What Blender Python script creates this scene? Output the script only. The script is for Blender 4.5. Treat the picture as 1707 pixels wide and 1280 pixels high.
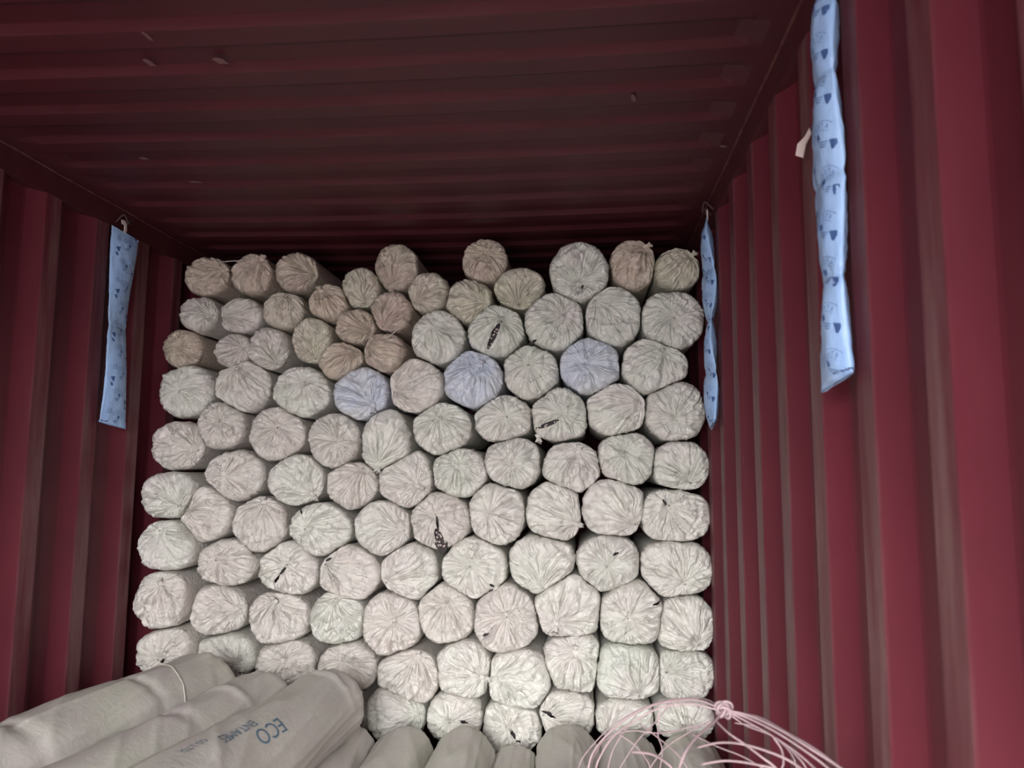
import bpy, math, random
import numpy as np
from mathutils import Matrix, Vector

for o in list(bpy.data.objects): bpy.data.objects.remove(o)
SC = bpy.context.scene
COL = SC.collection
rng = random.Random(7)

# ---------------------------------------------------------------- camera
CAM_Z = 1.37
W, H, F = 1707., 1280., 1261.
RM = np.array([[0.9954702, 0.00519162, 0.09493219],
               [0.09491393, -0.11219285, -0.98914312],
               [0.00551546, 0.99367289, -0.1121774]])
cam_d = bpy.data.cameras.new('camera'); cam = bpy.data.objects.new('camera', cam_d); COL.objects.link(cam)
cam.matrix_world = Matrix([[*RM[0], 0], [*RM[1], 0], [*RM[2], CAM_Z], [0, 0, 0, 1]])
cam_d.sensor_fit = 'HORIZONTAL'; cam_d.sensor_width = 36; cam_d.lens = F * 36 / W
cam_d.clip_start = .05
cam_d.dof.use_dof = True; cam_d.dof.focus_distance = 3.0; cam_d.dof.aperture_fstop = 4.0
SC.camera = cam

# ---------------------------------------------------------------- daylight: overcast sky through the open doors
DOOR_Y = -1.7
wd = bpy.data.worlds.new('sky'); SC.world = wd; wd.use_nodes = True
nt = wd.node_tree; nt.nodes.clear()
out = nt.nodes.new('ShaderNodeOutputWorld'); bg = nt.nodes.new('ShaderNodeBackground')
tc = nt.nodes.new('ShaderNodeTexCoord'); sp = nt.nodes.new('ShaderNodeSeparateXYZ'); cr = nt.nodes.new('ShaderNodeValToRGB')
nt.links.new(tc.outputs['Generated'], sp.inputs[0]); nt.links.new(sp.outputs['Z'], cr.inputs[0])
cr.color_ramp.elements[0].position = 0.0; cr.color_ramp.elements[0].color = (.13, .13, .135, 1)
cr.color_ramp.elements[1].position = 0.55; cr.color_ramp.elements[1].color = (1, .995, 1.0, 1)
e_ = cr.color_ramp.elements.new(.09); e_.color = (.42, .42, .425, 1)
nt.links.new(cr.outputs[0], bg.inputs[0]); bg.inputs[1].default_value = 9.0
nt.links.new(bg.outputs[0], out.inputs[0])
pl = bpy.data.lights.new('door_portal', 'AREA'); pl.shape = 'RECTANGLE'; pl.size = 2.3; pl.size_y = 2.3
pl.cycles.is_portal = True
po = bpy.data.objects.new('door_portal', pl); COL.objects.link(po)
po.location = (-.68, DOOR_Y - .02, 1.2); po.rotation_euler = (math.radians(90), 0, 0)
SC.view_settings.view_transform = 'Standard'; SC.view_settings.look = 'None'
SC.view_settings.gamma = 1; SC.view_settings.use_curve_mapping = False
SC.view_settings.exposure = 2.07

# ---------------------------------------------------------------- helpers
def ray(px, py):
    return RM @ np.array([px - W/2, -(py - H/2), -F])
def U(px, py, Y):
    r = ray(px, py); k = Y / r[1]
    return Vector((r[0]*k, Y, r[2]*k + CAM_Z))
def mesh(name, V, Fc, mats, parent=None, smooth=True, mi=None, attrs=None):
    me = bpy.data.meshes.new(name)
    me.from_pydata([tuple(v) for v in V] if not isinstance(V, np.ndarray) else V.tolist(), [], Fc if isinstance(Fc, list) else Fc.tolist())
    if not isinstance(mats, (list, tuple)): mats = [mats]
    for m in mats: me.materials.append(m)
    if smooth: me.polygons.foreach_set('use_smooth', [True]*len(me.polygons))
    if mi is not None: me.polygons.foreach_set('material_index', mi)
    if attrs:
        for k, a in attrs.items():
            at = me.attributes.new(k, 'FLOAT', 'POINT'); at.data.foreach_set('value', np.asarray(a, dtype=np.float32))
    me.update()
    o = bpy.data.objects.new(name, me); COL.objects.link(o)
    if parent: o.parent = parent
    return o
def empty(name, loc=(0, 0, 0)):
    o = bpy.data.objects.new(name, None); COL.objects.link(o); o.location = loc; o.empty_display_size = .05
    return o
def tag(o, label=None, cat=None, group=None, kind=None):
    if label: o['label'] = label
    if cat: o['category'] = cat
    if group: o['group'] = group
    if kind: o['kind'] = kind
    return o
def tube(pts, r, n=8, closed=False, rfun=None):
    P = [Vector(p) for p in pts]; V = []; Fc = []; m = len(P)
    up = Vector((0.13, .2, 1)).normalized(); prev = None
    for i, p in enumerate(P):
        a = P[(i-1) % m] if (closed or i > 0) else P[0]; b = P[(i+1) % m] if (closed or i < m-1) else P[-1]
        t = (b-a).normalized()
        if prev is None: nx = t.cross(up).normalized()
        else:
            nx = prev - t*prev.dot(t); nx.normalize()
        prev = nx; ny = t.cross(nx)
        rr = r if rfun is None else r*rfun(i/(m-1))
        for k in range(n):
            a_ = 2*math.pi*k/n; V.append(p + nx*math.cos(a_)*rr + ny*math.sin(a_)*rr)
    for i in range(m if closed else m-1):
        j = (i+1) % m
        for k in range(n):
            k2 = (k+1) % n; Fc.append((i*n+k, j*n+k, j*n+k2, i*n+k2))
    if not closed:
        Fc.append(tuple(range(n))); Fc.append(tuple(reversed([(m-1)*n+k for k in range(n)])))
    return V, Fc
def spline(pts, n=24):
    P = [Vector(p) for p in pts]; P = [P[0]*2-P[1]] + P + [P[-1]*2-P[-2]]; out_ = []
    seg = len(P)-3
    for i in range(seg):
        for k in range(n if i == seg-1 else n):
            t = k/n; a, b, c, d = P[i:i+4]
            out_.append(.5*((2*b)+(c-a)*t+(2*a-5*b+4*c-d)*t*t+(3*b-a-3*c+d)*t**3))
    out_.append(P[-2]); return out_
def merge(parts):
    V = []; Fc = []
    for v, f in parts:
        k = len(V); V += list(v); Fc += [tuple(i+k for i in q) for q in f]
    return V, Fc
def box(x0, x1, y0, y1, z0, z1):
    V = [(x, y, z) for x in (x0, x1) for y in (y0, y1) for z in (z0, z1)]
    return V, [(0, 1, 3, 2), (4, 6, 7, 5), (0, 4, 5, 1), (2, 3, 7, 6), (0, 2, 6, 4), (1, 5, 7, 3)]

# value noise -------------------------------------------------------------
NT = np.random.RandomState(11).rand(256, 256)
def vn2(x, y):
    xi = np.floor(x).astype(int); yi = np.floor(y).astype(int); fx = x-xi; fy = y-yi
    fx = fx*fx*(3-2*fx); fy = fy*fy*(3-2*fy)
    a = NT[xi % 256, yi % 256]; b = NT[(xi+1) % 256, yi % 256]; c = NT[xi % 256, (yi+1) % 256]; d = NT[(xi+1) % 256, (yi+1) % 256]
    return (a*(1-fx)+b*fx)*(1-fy)+(c*(1-fx)+d*fx)*fy
def ridge(x, y): return 1-np.abs(2*vn2(x, y)-1)

# ---------------------------------------------------------------- materials
def new_mat(name):
    m = bpy.data.materials.new(name); m.use_nodes = True; n = m.node_tree
    return m, n, n.nodes['Principled BSDF']
def N(n, t, **k):
    x = n.nodes.new(t)
    for a, b in k.items(): setattr(x, a, b)
    return x
def noise(n, scale, vec=None, detail=4, rough=.55, dist=0):
    x = N(n, 'ShaderNodeTexNoise'); x.inputs['Scale'].default_value = scale; x.inputs['Detail'].default_value = detail
    x.inputs['Roughness'].default_value = rough; x.inputs['Distortion'].default_value = dist
    if vec: n.links.new(vec, x.inputs['Vector'])
    return x
def ramp(n, src, stops):
    x = N(n, 'ShaderNodeValToRGB'); e = x.color_ramp.elements
    while len(e) < len(stops): e.new(.5)
    for i, (p, c) in enumerate(stops):
        e[i].position = p; e[i].color = (*c, 1) if len(c) == 3 else c
    n.links.new(src, x.inputs[0]); return x
def mixc(n, fac, a, b):
    x = N(n, 'ShaderNodeMix', data_type='RGBA')
    if hasattr(fac, 'links'): n.links.new(fac, x.inputs[0])
    else: x.inputs[0].default_value = fac
    for s, v in ((6, a), (7, b)):
        if hasattr(v, 'links'): n.links.new(v, x.inputs[s])
        else: x.inputs[s].default_value = (*v, 1)
    return x.outputs[2]
def mth(n, op, a, b=None):
    x = N(n, 'ShaderNodeMath', operation=op)
    for i, v in enumerate((a, b)):
        if v is None: continue
        if hasattr(v, 'links'): n.links.new(v, x.inputs[i])
        else: x.inputs[i].default_value = v
    return x.outputs[0]
def mapping(n, sc, coord='Object'):
    t = N(n, 'ShaderNodeTexCoord'); m = N(n, 'ShaderNodeMapping'); m.inputs['Scale'].default_value = sc
    n.links.new(t.outputs[coord], m.inputs[0]); return m.outputs[0]
def bump(n, src, dist, strength=1, normal=None):
    b = N(n, 'ShaderNodeBump'); b.inputs['Distance'].default_value = dist; b.inputs['Strength'].default_value = strength
    n.links.new(src, b.inputs['Height'])
    if normal: n.links.new(normal, b.inputs['Normal'])
    return b.outputs[0]

def paint_mat(name, base, dark, scuff, vertical=True):
    m, n, p = new_mat(name)
    v = mapping(n, (1, 1, 1)); big = noise(n, 2.2, v, 5)
    streak = noise(n, 5, mapping(n, (4, 4, .35) if vertical else (.35, 4, 4)), 5, .6)
    c = mixc(n, ramp(n, big.outputs[0], [(.35, (0, 0, 0)), (.7, (1, 1, 1))]).outputs[0], base, dark)
    at = N(n, 'ShaderNodeAttribute', attribute_name='wear')
    sc = noise(n, 26, mapping(n, (1, 1, .16) if vertical else (.3, 1, 1)), 6, .65)
    a = mth(n, 'MULTIPLY', at.outputs['Fac'], ramp(n, streak.outputs[0], [(.36, (0, 0, 0)), (.58, (1, 1, 1))]).outputs[0])
    a = mth(n, 'MULTIPLY', a, ramp(n, sc.outputs[0], [(.30, (.25, .25, .25)), (.62, (1, 1, 1))]).outputs[0])
    c = mixc(n, a, c, scuff)
    # sparse pale scratches anywhere
    s2 = noise(n, 9, mapping(n, (6, 6, .5) if vertical else (.9, 7, 7)), 3, .5)
    s3 = noise(n, 1.7, v, 2)
    q = mth(n, 'MULTIPLY', ramp(n, s2.outputs[0], [(.735, (0, 0, 0)), (.76, (1, 1, 1))]).outputs[0], ramp(n, s3.outputs[0], [(.5, (0, 0, 0)), (.6, (1, 1, 1))]).outputs[0])
    c = mixc(n, mth(n, 'MULTIPLY', q, .3), c, (.35, .22, .22))
    n.links.new(c, p.inputs['Base Color'])
    p.inputs['Roughness'].default_value = .52; p.inputs['Specular IOR Level'].default_value = .3
    n.links.new(bump(n, big.outputs[0], .004), p.inputs['Normal'])
    return m
M = {}
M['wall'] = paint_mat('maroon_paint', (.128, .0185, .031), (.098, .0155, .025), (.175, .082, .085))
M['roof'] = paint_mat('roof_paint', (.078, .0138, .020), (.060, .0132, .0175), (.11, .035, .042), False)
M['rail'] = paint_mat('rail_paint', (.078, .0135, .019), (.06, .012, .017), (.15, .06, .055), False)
def fabric(name, col, alt1, alt2, rough=.36, bs=1.):
    m, n, p = new_mat(name)
    tcn = N(n, 'ShaderNodeTexCoord'); inf = N(n, 'ShaderNodeObjectInfo')
    va = N(n, 'ShaderNodeVectorMath', operation='ADD')
    n.links.new(tcn.outputs['Object'], va.inputs[0]); n.links.new(inf.outputs['Location'], va.inputs[1])
    v = va.outputs[0]
    n1 = noise(n, 3.1, v, 2); n2 = noise(n, 4.7, v, 3); n3 = noise(n, 42, v, 4, .6)
    c = mixc(n, ramp(n, n1.outputs[0], [(.42, (0, 0, 0)), (.62, (1, 1, 1))]).outputs[0], col, alt1)
    c = mixc(n, ramp(n, n2.outputs[0], [(.47, (0, 0, 0)), (.66, (1, 1, 1))]).outputs[0], c, alt2)
    c = mixc(n, ramp(n, n3.outputs[0], [(.3, (.22, .22, .22)), (.55, (0, 0, 0))]).outputs[0], c, tuple(x*.72 for x in col))
    cav = N(n, 'ShaderNodeAttribute', attribute_name='stain_shade')
    c = mixc(n, mth(n, 'MULTIPLY', cav.outputs['Fac'], .75), c, (.16, .15, .135))  # darkens the colour for painted crease shade and for the soil stain
    n.links.new(c, p.inputs['Base Color'])
    p.inputs['Roughness'].default_value = rough; p.inputs['Specular IOR Level'].default_value = .55
    b1 = noise(n, 95, v, 3, .6, 1.2); b2 = noise(n, 30, v, 4, .6, 1.5)
    nn = bump(n, b2.outputs[0], .011, .8*bs); nn = bump(n, b1.outputs[0], .0028, .7*bs, nn)
    n.links.new(nn, p.inputs['Normal'])
    return m
M['white'] = fabric('white_woven_wrap', (.79, .765, .705), (.78, .775, .70), (.78, .73, .69))
M['rose'] = fabric('rosy_white_woven_wrap', (.745, .685, .64), (.75, .71, .655), (.72, .69, .635))
M['green'] = fabric('greenish_white_woven_wrap', (.76, .75, .685), (.73, .745, .665), (.77, .725, .685))
M['tan'] = fabric('tan_woven_wrap', (.65, .545, .455), (.64, .565, .46), (.63, .51, .45))
M['cream'] = fabric('cream_woven_wrap', (.70, .65, .54), (.68, .66, .53), (.68, .61, .53))
M['blue'] = fabric('bluish_woven_wrap', (.66, .70, .80), (.70, .73, .79), (.72, .735, .745))
M['grey'] = fabric('grey_woven_wrap', (.55, .525, .485), (.54, .535, .46), (.55, .508, .485), .5, .22)
def plain(name, col, rough=.6, spec=.4, metal=0):
    m, n, p = new_mat(name)
    nz = noise(n, 60, mapping(n, (1, 1, 1)), 3)
    c = mixc(n, nz.outputs[0], tuple(x*.8 for x in col), tuple(min(1, x*1.12) for x in col))
    n.links.new(c, p.inputs['Base Color']); p.inputs['Roughness'].default_value = rough
    p.inputs['Specular IOR Level'].default_value = spec; p.inputs['Metallic'].default_value = metal
    return m
M['dark'] = plain('dark_bundle', (.02, .012, .012))
M['rodend'] = plain('pale_rod_end', (.66, .52, .50))
M['string'] = plain('white_string', (.55, .52, .46))
M['twine'] = plain('pink_twine', (.44, .325, .34), .5)
M['hook'] = plain('white_plastic', (.80, .70, .68), .4)
M['ink'] = plain('blue_ink', (.06, .12, .30), .5)
M['inkl'] = plain('pale_blue_ink', (.13, .22, .42), .5)
M['inkg'] = plain('grey_blue_ink', (.10, .19, .27), .6)
M['steel'] = plain('rusty_steel', (.05, .022, .022), .6)
M['tape'] = plain('paper_tag', (.70, .56, .52), .6)
m, n, p = new_mat('blue_desiccant_film')
v = mapping(n, (1, 1, 1)); nz = noise(n, 14, mapping(n, (1, 1, .35)), 4)
c = mixc(n, nz.outputs[0], (.27, .44, .80), (.48, .71, 1.0))
n.links.new(c, p.inputs['Base Color']); p.inputs['Roughness'].default_value = .38; p.inputs['Specular IOR Level'].default_value = .5
b = noise(n, 70, mapping(n, (1, 1, .4)), 4, .6, 1); n.links.new(bump(n, b.outputs[0], .003, .7), p.inputs['Normal']); M['bag'] = m
m, n, p = new_mat('plywood_floor')
w1 = noise(n, 6, mapping(n, (6, .5, 1)), 6); c = ramp(n, w1.outputs[0], [(.3, (.06, .035, .022)), (.7, (.15, .095, .06))]).outputs[0]
n.links.new(c, p.inputs['Base Color']); p.inputs['Roughness'].default_value = .7; M['floor'] = m
m, n, p = new_mat('soil_stain'); M['stain'] = m
p.inputs['Base Color'].default_value = (.25, .24, .23, 1); p.inputs['Roughness'].default_value = .8

M['scrape'] = plain('scraped_paint', (.17, .085, .09))
# ---------------------------------------------------------------- container shell
XR, XL = .485, -1.845
CEIL = CAM_Z + 1.03; END = 9.5; PIT = .276; DEP = .036
def corrugated_wall(name, X, sgn, anchor, pit=PIT, bottom=0., top=None):
    """sgn +1: right wall, valley goes to +X. anchor = Y of a ridge's far edge."""
    top = CEIL - .085 if top is None else top
    prof = []   # (Y, depth, wear)
    k0 = int(math.floor((DOOR_Y - anchor) / pit)) - 1
    y = anchor + k0 * pit
    while y < END + pit:
        fl = .072*pit/.276; inc = .066*pit/.276
        # ridge flat from y-fl to y, then incline out over inc, valley, incline in
        for a in ((y-fl, 0, .9), (y-fl+.006, -.0, 1.), (y-.006, 0., 1.), (y, 0, 1.), (y+.006, .002, .8), (y+.014, .008, .2), (y+inc-.006, DEP-.002, 0.), (y+inc+.004, DEP, 0.),
                  (y+pit-fl-inc-.004, DEP, 0.), (y+pit-fl-inc+.006, DEP-.002, 0.), (y+pit-fl-.008, .004, .1), (y+pit-fl-.003, .001, .5)):
            prof.append(a)
        y += pit
    prof = [q for q in prof if DOOR_Y <= q[0] <= END]
    nz = 14; V = []; wear = []
    for j in range(nz+1):
        z = bottom + (top-bottom)*j/nz
        for (yy, d, w) in prof:
            wob = .002*math.sin(z*2.3+yy*3.1) + .0015*math.sin(z*5.1+yy*7)
            V.append((X + sgn*(d + wob*.6), yy + wob, z)); wear.append(w)
    m_ = len(prof); Fc = []
    for j in range(nz):
        for i in range(m_-1):
            q = (j*m_+i, j*m_+i+1, (j+1)*m_+i+1, (j+1)*m_+i)
            Fc.append(q if sgn > 0 else q[::-1])
    o = mesh(name, V, Fc, M['wall'], smooth=False, attrs={'wear': wear})
    tag(o, kind='structure'); return o
corrugated_wall('wall_right', XR, 1, 1.12, .276)
corrugated_wall('wall_left', XL, -1, 2.707, .272)
# roof panel with pressed cross corrugations that die out before the rails
def roof():
    pit = .196; a0 = 1.587; y = a0 - pit*18; prof = []
    while y < END:
        # lower flat starts at y: (flat), rise, upper flat, bright camera-facing slope
        for dy, d, w in ((0., 0., .6), (.006, 0., .3), (.070, 0., .1), (.098, .0125, 0), (.104, .013, 0), (.162, .013, 0), (.168, .012, .15), (.194, .001, .5)):
            prof.append((y+dy*pit/.196, d, w))
        y += pit
    prof = [q for q in prof if DOOR_Y <= q[0] <= END]
    xs = [XL-.03, XL+.05, XL+.085] + [XL+.12+i*(XR-XL-.24)/16 for i in range(17)] + [XR-.085, XR-.05, XR+.03]
    V = []; wear = []
    for j, x in enumerate(xs):
        e = 0 if (j in (0, 1, len(xs)-1, len(xs)-2)) else (.5 if j in (2, len(xs)-3) else 1)
        sag = .004*math.sin(x*2.2)
        for (yy, d, w) in prof:
            V.append((x, yy + .006*math.sin(x*1.7+1), CEIL + d*e - (.012*e)*(math.sin(math.pi*(x-XL)/(XR-XL))) + sag*.3)); wear.append(w*e)
    m_ = len(prof); Fc = [(j*m_+i, (j+1)*m_+i, (j+1)*m_+i+1, j*m_+i+1) for j in range(len(xs)-1) for i in range(m_-1)]
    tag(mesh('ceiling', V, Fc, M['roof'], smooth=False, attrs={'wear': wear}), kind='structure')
roof()
ceil_o = bpy.data.objects['ceiling']
for (px, py, w_, h_) in ((247, 62, .006, .030), (250, 106, .010, .026), (368, 103, .016, .022), (1056, 165, .008, .030), (326, 304, .022, .012), (240, 265, .014, .014), (1206, 245, .012, .012)):
    r_ = ray(px, py); k_ = (CEIL-CAM_Z-.014)/r_[2]; cx_, cy_, cz_ = r_[0]*k_, r_[1]*k_, CEIL-.0140; h_ *= .6
    V = [(cx_-w_, cy_-h_, cz_), (cx_-w_*.2, cy_-h_*1.3, cz_), (cx_+w_*.7, cy_-h_*.5, cz_), (cx_+w_, cy_+h_, cz_), (cx_, cy_+h_*.7, cz_), (cx_-w_*.5, cy_+h_*.9, cz_)]
    V = V + [(a_, b_, c_+.0015) for a_, b_, c_ in V]
    Fc = [tuple(range(6)), tuple(range(11, 5, -1))] + [(q_, (q_+1) % 6, 6+(q_+1) % 6, 6+q_) for q_ in range(6)]
    mesh('paint_scrape', V, Fc, M['scrape'], ceil_o, smooth=False)
fx = box(XL-.04, XR+.04, DOOR_Y, END, -.05, 0.0)
tag(mesh('floor', *fx, M['floor'], smooth=False), kind='structure')
tag(mesh('wall_back', *box(XL-.04, XR+.04, END, END+.04, 0, CEIL+.02), M['wall'], smooth=False), kind='structure')
for i, (X, s) in enumerate(((XL, -1), (XR, 1))):
    # top side rail: flat face with a small rolled weld bead at the roof edge
    rl = box(min(X-s*.003, X+s*.06), max(X-s*.003, X+s*.06), DOOR_Y, END, CEIL-.088, CEIL+.03)
    bead = tube([(X-s*.004, DOOR_Y+(END-DOOR_Y)*k/60, CEIL-.002+.0015*math.sin(k*1.9)) for k in range(61)], .0045, 6)
    V, Fc = merge([rl, bead]); wear = [.15]*8 + [.9]*(len(V)-8)
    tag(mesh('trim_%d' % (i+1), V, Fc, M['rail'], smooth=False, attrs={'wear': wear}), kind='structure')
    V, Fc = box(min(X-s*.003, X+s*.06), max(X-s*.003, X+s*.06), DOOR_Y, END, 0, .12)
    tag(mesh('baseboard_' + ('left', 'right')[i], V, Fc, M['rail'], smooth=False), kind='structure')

# ---------------------------------------------------------------- rolls seen end-on
CR = {'1': (220, 380), '2': (700, 380), '3': (220, 740), '4': (700, 740), '5': (0, 980), '6': (400, 980), '7': (850, 1050)}
SCL = {'7': 550/1707.}
def cc(c, x, y):
    s = SCL.get(c, 500/1707.); return CR[c][0]+x*s, CR[c][1]+y*s
# crop, x0, x1, y0, y1, knot x, knot y, colour, row, depth offset, {extras}
T = [
('1',300,572,160,402,545,245,'tan',1,.14,dict(tail=(1,.25))),
('1',568,814,145,396,765,175,'tan',1,.14,dict(tail=(.6,.8))),
('1',815,1073,138,382,1060,280,'tan',1,.13,{}),
('1',1190,1422,222,466,1335,440,'cream',2,.06,{}),
('1',1380,1640,88,376,1490,350,'tan',1,.10,dict(tail=(0,-1))),
('1',272,512,388,608,498,508,'rose',2,.10,{}),
('1',502,765,398,614,512,520,'rose',2,.10,{}),
('1',745,995,362,592,895,375,'cream',2,.08,{}),
('1',1010,1248,322,545,1090,370,'tan',2,.06,dict(tail=(-.3,.7))),
('1',1155,1400,460,668,1388,612,'tan',3,.02,{}),
('1',1360,1602,358,602,1425,592,'tan',2,.03,{}),
('2',-68,176,255,495,-60,462,'cream',2,.04,{}),
('1',183,420,570,810,300,685,'tan',3,.10,{}),
('1',475,700,598,808,660,690,'rose',3,.07,{}),
('1',665,912,560,822,850,800,'rose',3,.05,{}),
('1',917,1152,500,782,1060,765,'cream',3,.04,{}),
('1',1050,1335,650,872,1318,700,'tan',3,.0,dict(rowl=1)),
('1',1315,1562,595,828,1328,680,'tan',3,.0,dict(rowl=1,string=(1510,560))),
('2',-50,266,462,788,80,575,'green',3,-.02,{}),
('1',152,488,770,1090,290,930,'green',4,.05,{}),
('1',470,814,750,1062,605,765,'rose',4,.03,{}),
('1',800,1147,785,1088,1005,885,'green',4,.0,{}),
('1',1140,1474,783,1100,1385,1015,'blue',4,-.02,dict(tail=(.2,-1))),
('2',-180,148,740,1062,-165,950,'rose',4,0,{}),
('3',112,438,-137,160,430,45,'rose',5,.03,{}),
('1',370,666,980,1268,525,1105,'rose',5,.02,{}),
('1',663,1004,1015,1332,850,1140,'rose',5,0,{}),
('1',1003,1312,1048,1372,1180,1220,'rose',5,-.01,{}),
('3',1305,1592,-208,185,1412,118,'green',5,-.02,dict(tail=(0,-1))),
('2',-45,302,990,1294,120,1080,'green',5,-.01,{}),
('2',238,506,62,325,372,165,'tan',1,.06,{}),
('2',142,416,290,552,412,448,'cream',2,.02,{}),
('2',418,714,225,472,565,465,'cream',2,.03,{}),
('2',735,1078,78,428,905,335,'green',1,-.02,dict(tail=(0,-1),slits=[(905,345,932,325,18,0)])),
('2',1078,1342,70,362,1295,100,'tan',1,.03,dict(tail=(1,.6))),
('2',1328,1590,122,362,1545,165,'cream',1,.04,dict(tail=(.7,.7))),
('2',265,600,435,748,470,520,'green',3,-.01,dict(slits=[(388,692,455,545,34,9)])),
('2',590,942,368,708,815,510,'green',3,-.02,dict(slits=[(622,655,668,638,12,0)])),
('2',933,1262,332,684,990,420,'green',3,-.01,{}),
('2',1255,1614,358,697,1440,522,'green',3,-.01,{}),
('2',128,482,697,1030,348,785,'blue',4,-.03,dict(tail=(.3,.6))),
('2',468,797,668,982,620,790,'green',4,-.02,{}),
('2',790,1145,620,952,935,785,'blue',4,-.03,{}),
('2',1140,1517,625,950,1385,695,'green',4,-.01,{}),
('2',303,647,948,1228,500,1080,'green',5,-.01,{}),
('2',628,962,910,1220,798,1055,'green',5,-.02,dict(slits=[(672,1140,792,1096,24,7)],tail2=(670,1190))),
('2',938,1292,880,1188,1262,1000,'white',5,-.02,{}),
('2',1273,1617,870,1218,1450,1100,'green',5,-.01,{}),
('3',50,400,150,432,292,350,'green',6,-.03,{}),
('3',415,777,33,327,552,185,'rose',6,.0,{}),
('3',770,1112,56,352,1050,295,'green',6,-.01,dict(tail=(.8,-.5))),
('3',1103,1412,95,372,1340,128,'rose',6,-.01,{}),
('3',1400,1722,25,372,1640,238,'white',6,-.02,dict(tail=(1,-.2))),
('4',62,390,20,312,235,115,'green',6,-.01,{}),
('4',365,694,-45,262,530,110,'green',6,-.02,{}),
('4',694,1032,-12,285,905,40,'green',6,-.02,dict(tail=(.2,1))),
('4',1010,1340,-70,240,1160,50,'green',6,-.02,{}),
('4',1320,1640,-20,266,1530,220,'green',6,-.01,{}),
('3',265,592,238,562,335,372,'rose',7,.0,{}),
('3',573,902,298,617,768,310,'rose',7,-.01,dict(tail=(.0,1))),
('3',888,1264,333,637,1002,480,'green',7,-.02,dict(slits=[(950,372,982,398,12,0)])),
('3',1263,1602,313,634,1560,490,'green',7,-.02,{}),
('4',-62,304,270,602,100,400,'rose',7,-.01,dict(slits=[(92,395,118,500,12,2),(100,478,130,606,48,16)])),
('4',270,604,218,577,400,395,'white',7,-.03,{}),
('4',600,927,210,556,908,460,'white',7,-.02,dict(tail=(1,0))),
('4',912,1292,193,527,1232,462,'white',7,-.02,{}),
('4',1243,1647,256,562,1412,350,'white',7,-.01,dict(stain=(1560,360),slits=[(1380,315,1402,345,12,0)])),
('3',38,387,423,732,190,490,'green',8,-.04,{}),
('3',366,732,538,807,505,655,'rose',8,.0,{}),
('3',718,1082,553,862,895,690,'white',8,-.01,dict(slits=[(828,785,878,695,20,2)])),
('3',1058,1427,578,894,1108,680,'rose',8,-.02,dict(slits=[(1096,668,1132,650,14,0)])),
('3',1413,1757,563,882,1432,790,'white',8,-.02,{}),
('4',118,502,528,884,290,690,'white',8,-.03,dict(slits=[(400,795,428,812,14,0)],tail2=(440,800))),
('4',503,888,513,852,700,830,'white',8,-.03,{}),
('4',886,1260,518,844,1062,690,'green',8,-.02,dict(slits=[(1098,628,1130,610,12,0)])),
('4',1243,1662,548,872,1500,790,'white',8,-.01,{}),
('3',18,332,713,1057,185,785,'rose',9,-.05,dict(tail=(0,1))),
('3',328,674,796,1090,640,930,'rose',9,.02,{}),
('3',663,1022,833,1147,830,885,'rose',9,.0,dict(tail=(-.2,.8))),
('3',1016,1342,833,1140,1172,872,'green',9,-.01,{}),
('3',1298,1657,843,1197,1500,1005,'rose',9,-.02,{}),
('4',-20,327,793,1132,160,890,'rose',9,-.02,{}),
('4',296,677,798,1187,500,975,'rose',9,-.04,dict(slits=[(358,1092,386,1078,16,0)])),
('4',648,1042,743,1112,778,1012,'white',9,-.03,dict(tail=(-.2,-1))),
('4',1008,1397,783,1142,1180,980,'white',9,-.03,dict(slits=[(1320,908,1372,892,12,1)])),
('4',1333,1667,858,1192,1580,1130,'white',9,-.01,{}),
('5',778,1132,223,512,930,395,'rose',10,-.05,dict(slits=[(925,420,945,400,18,0)])),
('5',1098,1477,253,520,1400,420,'green',10,.01,dict(tail=(.3,-1))),
('6',93,447,283,562,272,400,'rose',10,.0,dict(tail=(.4,-1))),
('6',443,797,308,584,600,400,'rose',10,-.01,{}),
('6',773,1147,348,662,1030,362,'rose',10,-.03,dict(tail=(0,1))),
('6',1108,1442,298,622,1390,490,'white',10,-.03,dict(tail=(.9,.1))),
('6',1405,1775,340,692,1425,500,'white',10,-.04,dict(tail=(-.9,.1))),
('7',172,487,8,317,340,100,'white',10,-.02,dict(tail=(0,1))),
('7',430,793,68,352,665,325,'green',10,-.03,{}),
('7',743,1047,83,357,805,205,'green',10,-.01,{}),
('6',560,735,590,860,700,760,'white',11,.02,{}),
('6',718,1064,556,872,1040,700,'green',11,-.01,{}),
('6',1063,1392,586,872,1205,745,'white',11,-.01,dict(slits=[(1255,748,1302,762,14,2)])),
('6',1376,1716,636,930,1540,790,'white',11,-.03,dict(slits=[(1538,805,1570,845,18,0),(1575,848,1600,862,10,0)])),
('7',150,442,308,552,152,430,'white',11,-.02,dict(slits=[(165,422,242,442,18,1)])),
('7',440,745,350,560,500,510,'white',11,-.02,{}),
('7',745,1050,350,560,900,500,'white',11,-.01,{}),
]
BASE_Y = 3.07
ROLLS = []
for t in T:
    c, x0, x1, y0, y1, kx, ky, colr, row, dy, ex = t
    ax, ay = cc(c, x0, y0); bx, by = cc(c, x1, y1); k = cc(c, kx, ky); Y = BASE_Y + dy
    ctr = U((ax+bx)/2, (ay+by)/2, Y); s = Y/F
    kp = U(k[0], k[1], Y)
    ROLLS.append(dict(c=ctr, rx=(bx-ax)/2*s*1.015, rz=(by-ay)/2*s*1.015, Y=Y, k=kp, col=colr, row=row, ex=ex, crop=c, px=(ax+bx)/2, py=(ay+by)/2))

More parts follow.
